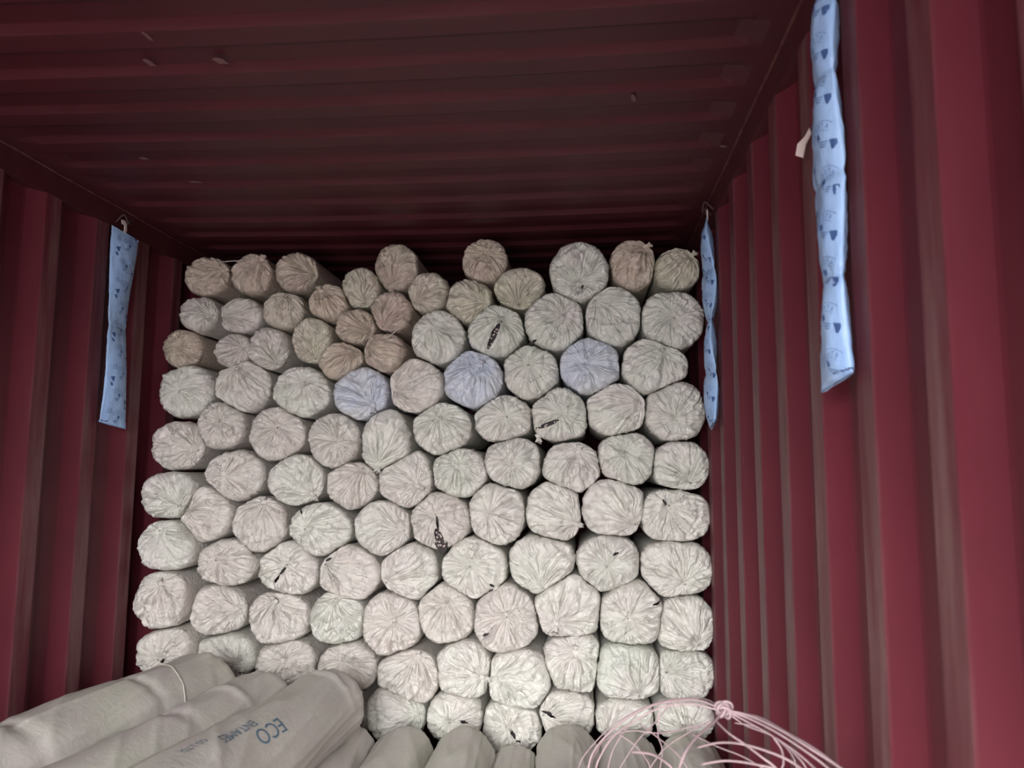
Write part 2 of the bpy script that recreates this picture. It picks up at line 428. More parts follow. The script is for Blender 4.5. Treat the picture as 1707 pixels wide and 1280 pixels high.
def er(rx, rz, dx, dz):      # superellipse radius along unit direction
    p_ = 2.12
    return (abs(dx/rx)**p_ + abs(dz/rz)**p_)**(-1/p_)
NTH, NS = 216, 32
TH = np.linspace(0, 2*math.pi, NTH, endpoint=False)
def outline(i, R_, nth=NTH):
    a = R_[i]; th = np.linspace(0, 2*math.pi, nth, endpoint=False); ct, st = np.cos(th), np.sin(th); p_ = 2.12
    r0 = (np.abs(ct/a['rx'])**p_ + np.abs(st/a['rz'])**p_)**(-1/p_)
    acc = r0**-16.
    lims = [(1e9, 0, 0)]
    for j, b in enumerate(R_):
        if j == i: continue
        dx, dz = b['c'].x-a['c'].x, b['c'].z-a['c'].z; d = math.hypot(dx, dz)
        if d > .36: continue
        nx, nz = dx/d, dz/d; ri = er(a['rx'], a['rz'], nx, nz); rj = er(b['rx'], b['rz'], nx, nz)
        tt = (d*d + ri*ri - rj*rj)/(2*d) - .0008
        if tt > ri*1.35 or tt <= .01: continue
        cs = ct*nx + st*nz
        lim = np.where(cs > .05, tt/np.maximum(cs, .05), 9.)
        acc = acc + lim**-16.
    # walls
    for wx, sg in ((XL, -1), (XR, 1)):
        tt = (wx - a['c'].x)*sg + .012
        cs = ct*sg; acc = acc + np.where(cs > .05, tt/np.maximum(cs, .05), 9.)**-16.
    r = acc**(-1/16.)
    sd = i*3.7
    r = r*(1 + .012*np.sin(3*th+sd) + .01*np.sin(7*th+sd*2) - .006)
    # flattened facets: strap wrinkles on rim
    r = r*(1 - .018*np.maximum(0, np.sin(5*th+sd*1.3))**6)
    return r

def tuft(root, pos, dirx, dirz, seed, mat, L=.034, name='tied_neck'):
    """gathered fabric end twisted out of the tie, a small flared, pleated horn"""
    rr = random.Random(seed); n = 20; rings = 9; V = []; Fc = []
    d = Vector((dirx, -.75, dirz)).normalized(); sx = d.cross(Vector((.1, .3, 1))).normalized(); sy = d.cross(sx)
    for k in range(rings):
        t = k/(rings-1)
        rad = (.0095*(1-t)**1.5 + .0055) if t < .45 else .0072 + .011*(t-.45)
        cen = Vector(pos) + d*(L*t-.004) + Vector((0, 0, -.006*t*t))
        for a in range(n):
            an = 2*math.pi*a/n; ple = 1 + .28*math.sin(an*5+seed) * (0.4+.6*t)
            flat = .65
            V.append(cen + sx*math.cos(an)*rad*ple + sy*math.sin(an)*rad*ple*flat + d*(.004*math.sin(an*3+seed)*t))
    for k in range(rings-1):
        for a in range(n):
            b_ = (a+1) % n; Fc.append((k*n+a, (k+1)*n+a, (k+1)*n+b_, k*n+b_))
    V.append(Vector(pos)+d*(L*.8)); top = len(V)-1
    for a in range(n): Fc.append(((rings-1)*n+a, top, (rings-1)*n+(a+1) % n))
    mesh(name, V, Fc, mat, root)
    loop = [Vector(pos)+d*(L*.42+.001*math.sin(3*q)) + sx*math.cos(q)*.0075 + sy*math.sin(q)*.0062 for q in [2*math.pi*z/20 for z in range(20)]]
    V, Fc = tube(loop, .0016, 6, True)
    mesh('tie_string', V, Fc, M['string'], root)

def make_roll(i, R_, name='wrapped_roll', length=.78):
    a = R_[i]; c = a['c']; mat = M[a['col']]; Y0 = a['Y']; ex = a['ex']
    root = empty(name, (c.x, Y0, c.z))
    r = outline(i, R_); ct, st = np.cos(TH), np.sin(TH)
    Ox, Oz = r*ct, r*st
    kx, kz = a['k'].x-c.x, a['k'].z-c.z
    # keep knot inside the outline
    ka = math.atan2(kz, kx); kr = math.hypot(kx, kz); lim = r[int((ka % (2*math.pi))/(2*math.pi)*NTH) % NTH]
    if kr > lim*.84: kx *= lim*.84/kr; kz *= lim*.84/kr
    s = (np.linspace(0, 1, NS+1)[1:])**.92; s[-1] = 1
    S = s[:, None]; seed = i*17.31
    PX = kx + S*(Ox-kx)[None]; PZ = kz + S*(Oz-kz)[None]
    q = np.hypot(PX, PZ); ang = np.arctan2(PZ, PX); rr_ = np.interp(np.mod(ang, 2*math.pi), np.append(TH, 2*math.pi), np.append(r, r[0]))
    q = np.clip(q/rr_, 0, 1)
    h0 = .030 + .012*((i*37) % 10)/10
    dome = h0*np.sqrt(np.maximum(0, 1-q**3.2))
    # pleats fan out of the knot; angle is taken about the knot so that far folds stay parallel
    kang = np.arctan2(Oz-kz, Ox-kx)[None] + 0*S
    dk = np.hypot(PX-kx, PZ-kz); size = (a['rx']+a['rz'])/2
    warp = .36*(vn2(PX*12+seed, PZ*12+seed*2)-.5) + .16*(vn2(PX*34+seed, PZ*34+seed*2)-.5)
    def pleat(fr, sd):
        ka_ = kang + warp*(.5+.5*S)
        # periodic: sample noise on a circle
        return ridge(np.cos(ka_)*fr+sd+40, np.sin(ka_)*fr+sd*1.7+40 + 1.2*S)
    A1 = pleat(2.8, seed)**2; A2 = pleat(6.0, seed*1.9)**2.2; A3 = pleat(11., seed*2.3)
    env = np.minimum(1, dk/(size*.55))*(1-.55*q**8)
    amp_dir = .75 + .5*vn2(np.cos(kang)*1.2+seed, np.sin(kang)*1.2+9)
    D = env*amp_dir*(.0095*A1 + .0105*A2 + .0060*A3)
    A4 = pleat(5.2, seed*.37+11)**7; A5 = pleat(9., seed*.61+23)**6
    D -= env*(.0135*A4 + .0065*A5)
    # random diagonal wrinkles
    an = (i*2.399) % math.pi; u = PX*math.cos(an)+PZ*math.sin(an); v = -PX*math.sin(an)+PZ*math.cos(an)
    D += .0075*ridge(u*11+seed+3*vn2(PX*9+5, PZ*9), v*38+seed*1.3)**3*(1-.5*q**6)
    D += .0055*ridge(u*34+seed*.7, v*14+seed)**3
    D -= .0105*ridge(u*9+seed*1.1, v*27+3*vn2(PX*12+3, PZ*12)+seed*2.1)**8*(1-q**6)
    D += .017*(vn2(PX*13+seed, PZ*13+seed)-.5)*(1-q**6)
    # long tucked folds
    rl = random.Random(i*5+1)
    for _ in range(3):
        a0 = rl.uniform(0, 2*math.pi); off = rl.uniform(-.5, .5)*size; dd = PX*math.cos(a0)+PZ*math.sin(a0)-off
        if rl.random() < .75: dd = (PX-kx)*math.cos(a0)+(PZ-kz)*math.sin(a0)
        side = np.clip(( -(PX-kx)*math.sin(a0)+(PZ-kz)*math.cos(a0))/(size*.5), 0, 1)
        D += (.0055*np.tanh(dd/.004)*np.exp(-(np.abs(dd)/.035)) )*side*(1-q**6)
    D = D*1.4
    pucker = -.010*np.exp(-(dk/.016)**2)
    Yv = -(dome + D*1.0 + pucker)
    # normalise so rim meets the body
    body = []
    L = length
    bl = [(.006, 1.004), (.018, 1.005), (.04, .997), (.08, .99), (.16, .985), (.35, .985), (L*.75, .985), (L, .98)]
    V = [np.stack([PX, Yv, PZ], -1).reshape(-1, 3)]
    rimp = (D[-1]-D[-1].mean())
    for (yy, f) in bl:
        fal = math.exp(-yy/.07)
        rb = r*f + rimp*.6*fal - (.0)
        V.append(np.stack([rb*ct, np.full(NTH, yy) + 0*rb, rb*st], -1))
    V = np.concatenate(V); ctr_v = np.array([[kx, Yv[0].mean()-.001, kz]])
    nR = NS+len(bl)
    V = np.concatenate([V, ctr_v, [[0, L, 0]]])
    k0 = len(V)-2; k1 = len(V)-1
    jj = np.arange(NTH); j2 = (jj+1) % NTH
    Fc = []
    idx = np.arange(nR-1)[:, None]*NTH
    quads = np.stack([idx+jj, idx+j2, idx+NTH+j2, idx+NTH+jj], -1).reshape(-1, 4)
    # slits
    sl = ex.get('slits', [])
    stain_shade = np.zeros(len(V))
    crev = np.clip((np.percentile(D, 35)-D)/.007, 0, 1); stain_shade[:NS*NTH] = (crev*.22).reshape(-1)  # shade of the creases painted into the wrap colour
    keep = np.ones(len(quads), bool)
    SL = []
    for (sx0, sy0, sx1, sy1, wd_, nb) in sl:
        p0 = U(*cc(a['crop'], sx0, sy0), Y0-.03)-c; p1 = U(*cc(a['crop'], sx1, sy1), Y0-.03)-c; ww = wd_*500/1707*Y0/F
        SL.append((p0, p1, ww, nb))
        cen = V[quads].mean(1); ax = np.array([p1.x-p0.x, p1.z-p0.z]); LL = np.linalg.norm(ax); ax /= LL
        rel = cen[:, [0, 2]]-np.array([p0.x, p0.z]); t = rel@ax/LL; o_ = np.abs(rel@np.array([-ax[1], ax[0]]))
        inside = (t > 0) & (t < 1) & (o_ < ww/2*np.sqrt(np.clip(4*t*(1-t), 0, 1))) & (cen[:, 1] < .003)
        keep &= ~inside
    if 'stain' in ex:
        p0 = U(*cc(a['crop'], *ex['stain']), Y0-.03)-c
        ds = np.hypot(V[:, 0]-p0.x, (V[:, 2]-p0.z)*1.1)
        stain_shade = np.maximum(stain_shade, np.clip(1.1-ds/.034, 0, .9)*(vn2(V[:, 0]*240+3, V[:, 2]*240) > .52))
    quads = quads[keep]
    Fc = [tuple(qq) for qq in quads.tolist()] + [(k0, int(b_), int(a_)) for a_, b_ in zip(jj, j2)] + [(k1, int((nR-1)*NTH+a_), int((nR-1)*NTH+b_)) for a_, b_ in zip(jj, j2)]
    mesh('fabric_wrap', V, Fc, mat, root, attrs={'stain_shade': stain_shade})
    for n_, (p0, p1, ww, nb) in enumerate(SL):
        # dark bundle inside with the cut rod ends showing
        mid = (p0+p1)/2; d = Vector((p1.x-p0.x, 0, p1.z-p0.z)); LL = d.length; d.normalize(); pn = Vector((-d.z, 0, d.x))
        cap_y = -(h0*.93)
        qm = min(1, math.hypot(mid.x, mid.z)/size); cap_y = -h0*math.sqrt(max(0, 1-qm**3.2))
        yb = cap_y+.008
        V2 = []; F2 = []; m_ = 14
        for layer, yy in ((0, yb), (1, yb+.02)):
            for k in range(m_):
                a_ = 2*math.pi*k/m_
                pt = Vector((mid.x, 0, mid.z)) + d*math.cos(a_)*(LL*.62) + pn*math.sin(a_)*(ww*.8)
                V2.append((pt.x, yy, pt.z))
        F2 = [tuple(range(m_)), tuple(range(2*m_-1, m_-1, -1))] + [(k, (k+1) % m_, m_+(k+1) % m_, m_+k) for k in range(m_)]
        inner = mesh('bundled_contents', V2, F2, M['dark'], root, smooth=False)
        inner['label'] = 'dark bundle showing through a tear in the wrap'
        rn = random.Random(i*9+n_)
        for b_ in range(nb):
            for _try in range(20):
                t = rn.uniform(.08, .92); o_ = rn.uniform(-.5, .5)*ww*math.sqrt(4*t*(1-t))*.9
                pt = Vector((p0.x, 0, p0.z)) + d*(LL*t) + pn*o_
                break
            rad = .0030 + rn.random()*.0012; V3 = []; m3 = 8
            yy0 = yb-.003-rn.random()*.005
            for yy, k_ in ((yy0+.001, 1.), (yy0, .75), (yb+.006, 1.)):
                for k in range(m3):
                    a_ = 2*math.pi*k/m3; V3.append((pt.x+math.cos(a_)*rad*k_, yy, pt.z+math.sin(a_)*rad*k_))
            F3 = [tuple(range(m3, 2*m3))] + [(k, (k+1) % m3, m3+(k+1) % m3, m3+k) for k in range(m3)] + [(2*m3+k, 2*m3+(k+1) % m3, (k+1) % m3, k) for k in range(m3)]
            mesh('rod_end', V3, F3, M['rodend'], inner)
    kq = min(1, math.hypot(kx, kz)/size)
    ky_ = -h0*math.sqrt(max(0, 1-min(.97, kq)**3.2))
    if 'tail' in ex: tuft(root, (kx, ky_, kz), ex['tail'][0], ex['tail'][1], i, mat)
    if 'tail2' in ex:
        p0 = U(*cc(a['crop'], *ex['tail2']), Y0-.02)-c; tuft(root, (p0.x*.96, -.012, p0.z*.96), .1, -1, i, mat, .026)
    # puckered nub at the tie itself
    V, Fc = [], []; n = 14
    for k, (rad, yy) in enumerate(((.008, .002), (.006, -.004), (.003, -.006))):
        for a_ in range(n):
            an = 2*math.pi*a_/n; f = 1+.3*math.sin(an*4+i); V.append((kx+math.cos(an)*rad*f, ky_+yy, kz+math.sin(an)*rad*f*.8))
    for k in range(2):
        for a_ in range(n): Fc.append((k*n+a_, (k+1)*n+a_, (k+1)*n+(a_+1) % n, k*n+(a_+1) % n))
    Fc.append(tuple(range(2*n, 3*n)))
    mesh('gathered_knot', V, Fc, mat, root)
    return root

COLN = {'tan': 'tan', 'cream': 'cream', 'rose': 'rosy white', 'green': 'greenish white', 'white': 'white', 'blue': 'bluish'}
ORD = ['', 'first', 'second', 'third', 'fourth', 'fifth', 'sixth', 'seventh', 'eighth', 'ninth', 'tenth', 'eleventh', 'twelfth', 'thirteenth']
rows = {}
for i, a in enumerate(ROLLS): rows.setdefault(a['row'], []).append(i)
roots = []
for i, a in enumerate(ROLLS):
    o = make_roll(i, ROLLS); roots.append(o)
    rw = sorted(rows[a['row']], key=lambda j: ROLLS[j]['px']); k = rw.index(i)+1; kk = len(rw)-k+1
    pos = ('%s from left' % ORD[k]) if k <= kk else ('%s from right' % ORD[kk])
    if k == 1: pos = 'leftmost'
    if kk == 1: pos = 'rightmost'
    rn_ = 'the top' if a['row'] == 1 else ('the lowest visible' if a['row'] == 11 else 'the '+ORD[a['row']])
    dx = (a['k'].x-a['c'].x)/a['rx']; dz = (a['k'].z-a['c'].z)/a['rz']
    if a['ex'].get('slits') and a['ex']['slits'][0][5] > 0: look = 'torn open'
    elif 'stain' in a['ex']: look = 'stained'
    elif max(abs(dx), abs(dz)) < .35: look = 'tied at centre'
    elif abs(dx) > abs(dz): look = 'tied at right' if dx > 0 else 'tied at left'
    else: look = 'tied at top' if dz > 0 else 'tied at bottom'
    tag(o, '%s roll %s, %s in %s row' % (COLN[a['col']], look, pos, rn_), 'roll', 'wrapped rolls stacked across the container')

# string between the two upper-left rolls
V, Fc = tube(spline([U(360, 434, 3.17), U(372, 436, 3.13), U(388, 435, 3.12), U(410, 434, 3.15), U(432, 430, 3.165)], 8), .0022, 6)
tag(mesh('loose_string', V, Fc, M['string']), 'pale string stretched between the two leftmost rolls of the top row', 'string')
V, Fc = tube(spline([U(612, 570, 3.03), U(640, 566, 3.02), U(657, 554, 3.02), U(664, 543, 3.03)], 8), .0018, 6)
tag(mesh('loose_string', V, Fc, M['string']), 'thin pale string crossing the knot between the tan rolls', 'string')

# ---------------------------------------------------------------- long rolls lying towards the camera
def lying_roll(name, far, near, r0, r1, seed, mat, capL=.10, sq=1.0, wr=1.0, nth=120, nl=110, dents=()):
    far = Vector(far); near = Vector(near); ax = (near-far); L = ax.length; ax.normalize()
    sx = ax.cross(Vector((0, 0, 1))).normalized(); up = sx.cross(ax)
    root = empty(name, far)
    th = np.linspace(0, 2*math.pi, nth, endpoint=False)
    ts = np.concatenate([np.linspace(0, 1, 26)**1.6*capL, np.linspace(capL, L, nl)[1:]])
    rad = []; V = []
    for t in ts:
        rr = r0 + (r1-r0)*t/L
        if t < capL: rr = rr*(1-(1-t/capL)**2.6)**.5 if t > 0 else .002
        # cloth relief
        x = th/(2*math.pi)*18; e = min(1, t/capL)
        d = .013*(vn2(x/18*6+seed*3, np.full(nth, t*5.5+seed))-.5)
        diag = ridge(np.cos(th)*1.4+t*7+seed, np.sin(th)*1.4+t*2.2+seed*2)**5*.0035
        fold = ridge(np.cos(th)*3.2+seed+t*1.1, np.sin(th)*3.2+t*3.0+seed)**5*.0055
        endp = ridge(np.cos(th)*4+seed+9, np.sin(th)*4+seed)**3*.006*math.exp(-((t-capL*.5)/.10)**2)
        d = (d + (diag+fold)*wr + endp)*e
        for (dt, da, w_, amp) in dents:
            d = d + amp*np.exp(-((t-dt-.3*(th-da)*w_)/w_)**2)*np.exp(-((th-da)/.9)**2)
        rv = rr + d
        rx = rv*np.cos(th)*1.03; rz = rv*np.sin(th)*sq
        P = np.array(sx)[None]*rx[:, None] + np.array(up)[None]*rz[:, None] + np.array(ax)[None]*t
        V.append(P)
    V = np.concatenate(V+[np.zeros((1, 3)), np.array([list(ax*L)])]); nR = len(ts)
    jj = np.arange(nth); j2 = (jj+1) % nth; idx = np.arange(nR-1)[:, None]*nth
    quads = np.stack([idx+jj, idx+NTH*0+nth+jj, idx+nth+j2, idx+j2], -1).reshape(-1, 4)
    Fc = [tuple(q_) for q_ in quads.tolist()] + [(len(V)-2, int(a_), int(b_)) for a_, b_ in zip(jj, j2)] + [(len(V)-1, int((nR-1)*nth+b_), int((nR-1)*nth+a_)) for a_, b_ in zip(jj, j2)]
    mesh('fabric_wrap', V, Fc, mat, root)
    def surf(t, a, off=0.):
        """point on the roll at length t and angle a"""
        i_ = int(np.clip(np.searchsorted(ts, t), 1, nR-1)); f_ = (t-ts[i_-1])/(ts[i_]-ts[i_-1]); f_ = min(max(f_, 0), 1)
        u_ = (a % (2*math.pi))/(2*math.pi)*nth; k_ = int(u_) % nth; g = u_-int(u_); k2 = (k_+1) % nth
        def P(r_, q_): return V[r_*nth+q_]
        p_ = (P(i_-1, k_)*(1-g)+P(i_-1, k2)*g)*(1-f_) + (P(i_, k_)*(1-g)+P(i_, k2)*g)*f_
        nrm = np.array(sx)*math.cos(a)+np.array(up)*math.sin(a)
        return Vector(p_+nrm*off)
    return root, surf

# lower layer of lying rolls (x centre px of the far end, half width, top y)
FY = 2.82
lower = [(580, 52, 1204, 'green one hidden partly by the printed roll'), (676, 54, 1211, ''), (776, 45, 1213, ''), (859, 40, 1240, ''), (946, 49, 1208, ''), (1045, 50, 1218, ''), (1146, 52, 1222, '')]
LAB = ['grey lying roll beside the printed roll, leftmost of the low front layer',
       'grey lying roll, second from left in the low front layer',
       'grey lying roll, third from left in the low front layer',
       'lower-lying grey roll with flatter end, fourth from left in the front layer',
       'grey lying roll, fifth from left, just left of the pink twine',
       'grey lying roll seen behind the pink twine, its left one',
       'grey lying roll behind the twine knot beside the right wall']
LOWX = []
for i, (px, hw, ty, _) in enumerate(lower):
    Yf = FY + (0, 0, .0, .03, 0, .02, .02)[i]
    r = (.104,.106,.103,.088,.100,.106,.106)[i]; top = U(px, ty, Yf+.02)
    z = top.z - r*1.0
    ro, sf = lying_roll('lying_wrapped_roll', (top.x, Yf+.08, z), (top.x+.01, 1.15, z), r, r*1.0, i*7.7+2, M['grey'], .09, 1.0, 1.1, nl=80, nth=110)
    LOWX.append((top.x, z, r)); tag(ro, LAB[i], 'roll', 'wrapped rolls lying lengthwise in front')
# rolls of the same layer under the three big ones
zl = LOWX[0][1]; x_ = LOWX[0][0]-.228
hid = 0
while x_ > XL+.11:
    ro, sf = lying_roll('lying_wrapped_roll', (x_, FY+.05, zl-.045), (x_, 1.15, zl-.045), .106, .106, x_*10+30, M['grey'], .09, 1, .5, nl=30, nth=64)
    tag(ro, 'grey lying roll hidden under the three big rolls at lower left', 'roll', 'wrapped rolls lying lengthwise under the big ones'); x_ -= .228
# bottom supporting layer
x_ = XL+.13; k = 0
while x_ < XR-.11:
    ro, sf = lying_roll('lying_wrapped_roll', (x_, FY+.05, .096), (x_, 1.15, .096), .095, .095, k*3+60, M['grey'], .09, 1, .4, nl=24, nth=48)
    tag(ro, 'grey lying roll on the container floor below the front layer', 'roll', 'wrapped rolls on the floor below the front layer'); x_ += .236; k += 1

def fy(px, py, Y): return U(px, py, Y)
# three big rolls on top
Z3 = .565
f1, s1 = lying_roll('big_wrapped_roll', (-1.385, 2.83, .556), (-1.62, 1.15, .55), .135, .165, 3.3, M['grey'], .10, 1., 1.0, dents=((.45, 1.6, .02, -.012), (.9, 1.3, .03, -.015)))
tag(f1, 'large grey wrapped roll tied with a cord, lying beside the left wall', 'roll', 'big wrapped rolls lying at lower left')
f2, s2 = lying_roll('big_wrapped_roll', (-1.125, 2.74, .540), (-1.305, 1.15, .535), .117, .142, 8.1, M['grey'], .10, 1., 1.0, dents=((.30, 1.5, .02, .010), (.55, 1.2, .03, -.012)))
tag(f2, 'large grey wrapped roll between the corded roll and the printed roll', 'roll', 'big wrapped rolls lying at lower left')
f3, s3 = lying_roll('big_wrapped_roll', (-.885, 2.76, .545), (-1.03, 1.15, .575), .120, .142, 5.9, M['grey'], .11, 1., 1.0, dents=((.16, 1.7, .015, .010),))
tag(f3, 'large grey wrapped roll printed with dark blue lettering, right of three', 'roll', 'big wrapped rolls lying at lower left')
# cord round the first roll and the lapped seam along its wall side
pts = [s1(.25+.07*(a-1.1), a, .002) for a in [i_*2*math.pi/60 for i_ in range(61)]][:-1]
V, Fc = tube(pts[3:30], .0022, 6); mesh('tie_cord', V, Fc, M['string'], f1)
V = []; Fc = []
ns_ = 70
for k in range(ns_+1):
    t = .16+1.45*k/ns_; a = .62+.06*math.sin(t*7)+.04*math.sin(t*17); 
    for j, (da, off) in enumerate(((0, .001), (.05, .007), (.10, .010), (.16, .007), (.17, -.001))): V.append(s1(t, math.pi-a+math.pi*0 if False else a+da, off+.002*math.sin(k*.9+j)))
for k in range(ns_):
    for j in range(4): Fc.append((k*5+j, k*5+j+1, (k+1)*5+j+1, (k+1)*5+j))
mesh('lapped_seam', V, Fc, M['grey'], f1)
# printed lettering on the third roll
def text_mesh(s, size=1.0):
    cu = bpy.data.curves.new('t', 'FONT'); cu.body = s; cu.size = size; cu.resolution_u = 3; cu.align_x = 'CENTER'
    ob = bpy.data.objects.new('t', cu); COL.objects.link(ob)
    dg = bpy.context.evaluated_depsgraph_get(); dg.update()
    me = bpy.data.meshes.new_from_object(ob.evaluated_get(dg))
    V = [tuple(v.co) for v in me.vertices]; Fc = [tuple(p.vertices) for p in me.polygons]
    bpy.data.objects.remove(ob); bpy.data.curves.remove(cu); bpy.data.meshes.remove(me)
    return V, Fc
def densify(V, Fc, ml):
    import bmesh
    bm = bmesh.new(); vs = [bm.verts.new(v) for v in V]
    for f in Fc:
        try: bm.faces.new([vs[i_] for i_ in f])
        except Exception: pass
    bmesh.ops.triangulate(bm, faces=bm.faces[:])
    for _ in range(3):
        e = [e_ for e_ in bm.edges if e_.calc_length() > ml]
        if not e: break
        bmesh.ops.subdivide_edges(bm, edges=e, cuts=1); bmesh.ops.triangulate(bm, faces=bm.faces[:])
    bm.verts.index_update()
    r_ = [tuple(v.co) for v in bm.verts], [tuple(v.index for v in f.verts) for f in bm.faces]; bm.free(); return r_
RR3 = .135
for (s_, size, t0, a0, mt, thick) in (('ECO', .070, .66, 2.10, 'inkg', 1), ('ENTAMES', .040, .76, 1.80, 'inkg', 1), ('CO.,LTD', .026, .91, 1.60, 'inkg', 1)):
    V, Fc = densify(*text_mesh(s_, size), .02)
    P = [s3(t0+y_*-1.0 if False else t0+x_*1.0, a0+(-y_)/RR3*-1.0, .0012) for (x_, y_, z_) in V]
    mesh('printed_lettering', P, Fc, M[mt], f3, smooth=False)

# ---------------------------------------------------------------- desiccant bags
def bag(px_top, py_top, Yc, X, side, seed, chambers, label, zbot_off, hook=True):
    """side -1: left wall, +1: right wall; flat side lies against the wall ridges"""
    z1 = CAM_Z + (.335*2.76 if side < 0 else .925); L = zbot_off
    root = empty('desiccant_bag', (X, Yc, z1))
    nu, nv = 40, 150; V = []
    def centre(v): return (.004*math.sin(v*9+seed), .006*math.sin(v*5+seed*2))
    HW = .072
    def sp(u, v):
        """u angle round the section, v 0 top .. 1 bottom"""
        cv = v*chambers; fr = cv-math.floor(cv); ch = (.42+.58*math.sin(math.pi*min(1, max(0, fr)))**.5) if side > 0 and Yc < 2 else math.sin(math.pi*min(1, max(0, fr)))**.5
        if v < .006 or v > .994: ch = 0
        hw = HW*(1-.06*ch)*(1 - .10*math.exp(-((fr-.0)/.05)**2) - .10*math.exp(-((1-fr)/.05)**2) if .02 < v < .98 else 1)
        if side > 0 and v < .09: hw *= .5+.5*v/.09
        b_ = .003 + .019*ch
        if v < .06: b_ *= .3+.7*v/.06
        tw = (.05 if side > 0 and Yc < 2 else .14)*math.sin(v*chambers*math.pi+seed)+.04*math.sin(v*11+seed)
        cx, cy = centre(v)
        x = math.cos(u); y = math.sin(u)
        w1 = hw*x; w2 = b_*y*(1-abs(x)**3*.5)*((1-.55*x) if side > 0 and Yc < 2 and y > 0 else 1)
        wr = .0026*(float(vn2(np.array(v*30+seed), np.array(u*2.2+seed)))-.5) + .0024*float(ridge(np.array(v*16+u*3+seed), np.array(u*5+seed)))**3
        w2 += wr*(1 if y > 0 else -1)
        Yl = w1*math.cos(tw)-w2*math.sin(tw)+cy; Xl = (w1*math.sin(tw)+w2*math.cos(tw))
        return Vector((-side*(Xl+.0)+cx*.5, Yl, -v*L + (.012*x if v > .99 else 0)*-side*0 - (.010*math.cos(u) if v > .985 or v < .01 else 0)))
    for j in range(nv+1):
        for k in range(nu): V.append(sp(2*math.pi*k/nu, j/nv))
    Fc = [(j*nu+k, j*nu+(k+1) % nu, (j+1)*nu+(k+1) % nu, (j+1)*nu+k) for j in range(nv) for k in range(nu)]
    Fc += [tuple(range(nu)), tuple(range(nv*nu+nu-1, nv*nu-1, -1))]
    mesh('filled_sleeve', V, Fc, M['bag'], root)
    # print: fans with letters, boxes and small logos, wrapped over the sleeve
    def stamp(shape, uc, vc, mt, rot=0., name='printed_marks'):
        v_, f_ = shape; P = []
        for q_ in v_:
            x, y = q_[0], q_[1]; xr = x*math.cos(rot)-y*math.sin(rot); yr = x*math.sin(rot)+y*math.cos(rot)
            tX = max(-.95, min(.95, uc + xr/HW)); u = math.acos(tX)
            v = min(.99, max(.01, vc - yr/L)); p_ = sp(u, v); p_.x -= side*.0010; P.append(p_)
        return P, f_
    rn = random.Random(seed); acc_d = []; acc_l = []
    def quad(w, h): return densify([(-w/2, -h/2, 0), (w/2, -h/2, 0), (w/2, h/2, 0), (-w/2, h/2, 0)], [(0, 1, 2, 3)], .012)
    def arc(r0_, r1_, a0, a1, n=14):
        V_ = []; F_ = []
        for k in range(n+1):
            a = a0+(a1-a0)*k/n
            V_ += [(r0_*math.cos(a), r0_*math.sin(a)-.03, 0), (r1_*math.cos(a), r1_*math.sin(a)-.03, 0)]
        for k in range(n): F_.append((2*k, 2*k+1, 2*k+3, 2*k+2))
        return V_, F_
    nst = int(L/.085)
    letters = {c_: text_mesh(c_, .0125) for c_ in 'ATOPRXS'}
    tx = densify(*text_mesh('DRY', .009), .01)
    for k in range(nst):
        vc = (k+.5)/nst; fl = 1 if k % 2 else -1
        uc = .18*fl*0+(-.42 if side > 0 else .0)*1.0*(1 if side > 0 else 1)
        uc = (-.40 if side > 0 else (-.1*fl))
        rot = -.15
        for ar in (arc(.046, .0468, .6, 2.5), arc(.030, .0307, .6, 2.5)): acc_l.append(stamp(ar, uc, vc, None, rot))
        word = 'ATOPRX'
        for q_, ch_ in enumerate(word):
            a = 2.3-q_*.32; lv, lf = letters[ch_]
            lv2 = []
            for (x, y, z_) in lv:
                rr_ = .0335+y; aa = a-(x)/.040; lv2.append((rr_*math.cos(aa), rr_*math.sin(aa)-.03, 0))
            acc_l.append(stamp((lv2, lf), uc, vc, None, rot))
        acc_d.append(stamp(quad(.011, .011), uc+.05, vc+.010/L, None, -.2))
        for q_ in range(3): acc_l.append(stamp(quad(.030-.006*q_, .0018), uc-.10, vc+(.022+.0045*q_)/L, None, .25))
        acc_d.append(stamp(densify([(-.010, .008, 0), (.010, .008, 0), (.002, -.010, 0), (-.003, -.010, 0)], [(0, 1, 2, 3)], .01), (-.86 if side > 0 else .62*fl), vc+.034/L, None, .2))
        for q_ in range(4): acc_l.append(stamp(quad(.022, .0016), (.45 if side > 0 else .55*fl), vc-(.02-.005*q_)/L, None, .1))
        acc_d.append(stamp(quad(.008, .014), (.3 if side > 0 else -.7*fl), vc-.03/L, None, .5))
    V, Fc = merge(acc_l); o = mesh('printed_marks', V, Fc, M['inkl'], root, smooth=False); o['kind'] = 'stuff'
    V, Fc = merge(acc_d); o = mesh('printed_emblems', V, Fc, M['ink'], root, smooth=False); o['kind'] = 'stuff'
    # hook: bent plastic strip with a slot, hanging on a steel rod loop under the rail
    w = .012
    hookp = [(0, .004), (0, -.03+.03), ]
    V = []; Fc = []
    prof = [(-.024, .046), (-.004, .050), (.010, .040), (.012, .012), (.006, -.012), (-.008, -.012), (-.004, .010), (-.003, .028), (-.010, .034), (-.018, .030)]
    for xo in (-.0012, .0012):
        for (a, b_) in prof: V.append((xo, a*(1 if side < 0 else -1), b_))
    m_ = len(prof); Fc = [tuple(range(m_)), tuple(range(2*m_-1, m_-1, -1))] + [(k, (k+1) % m_, m_+(k+1) % m_, m_+k) for k in range(m_)]
    mesh('hanging_hook', V, Fc, M['hook'], root, smooth=False)
    tag(root, label, 'desiccant bag', 'blue desiccant bags hung on the walls')
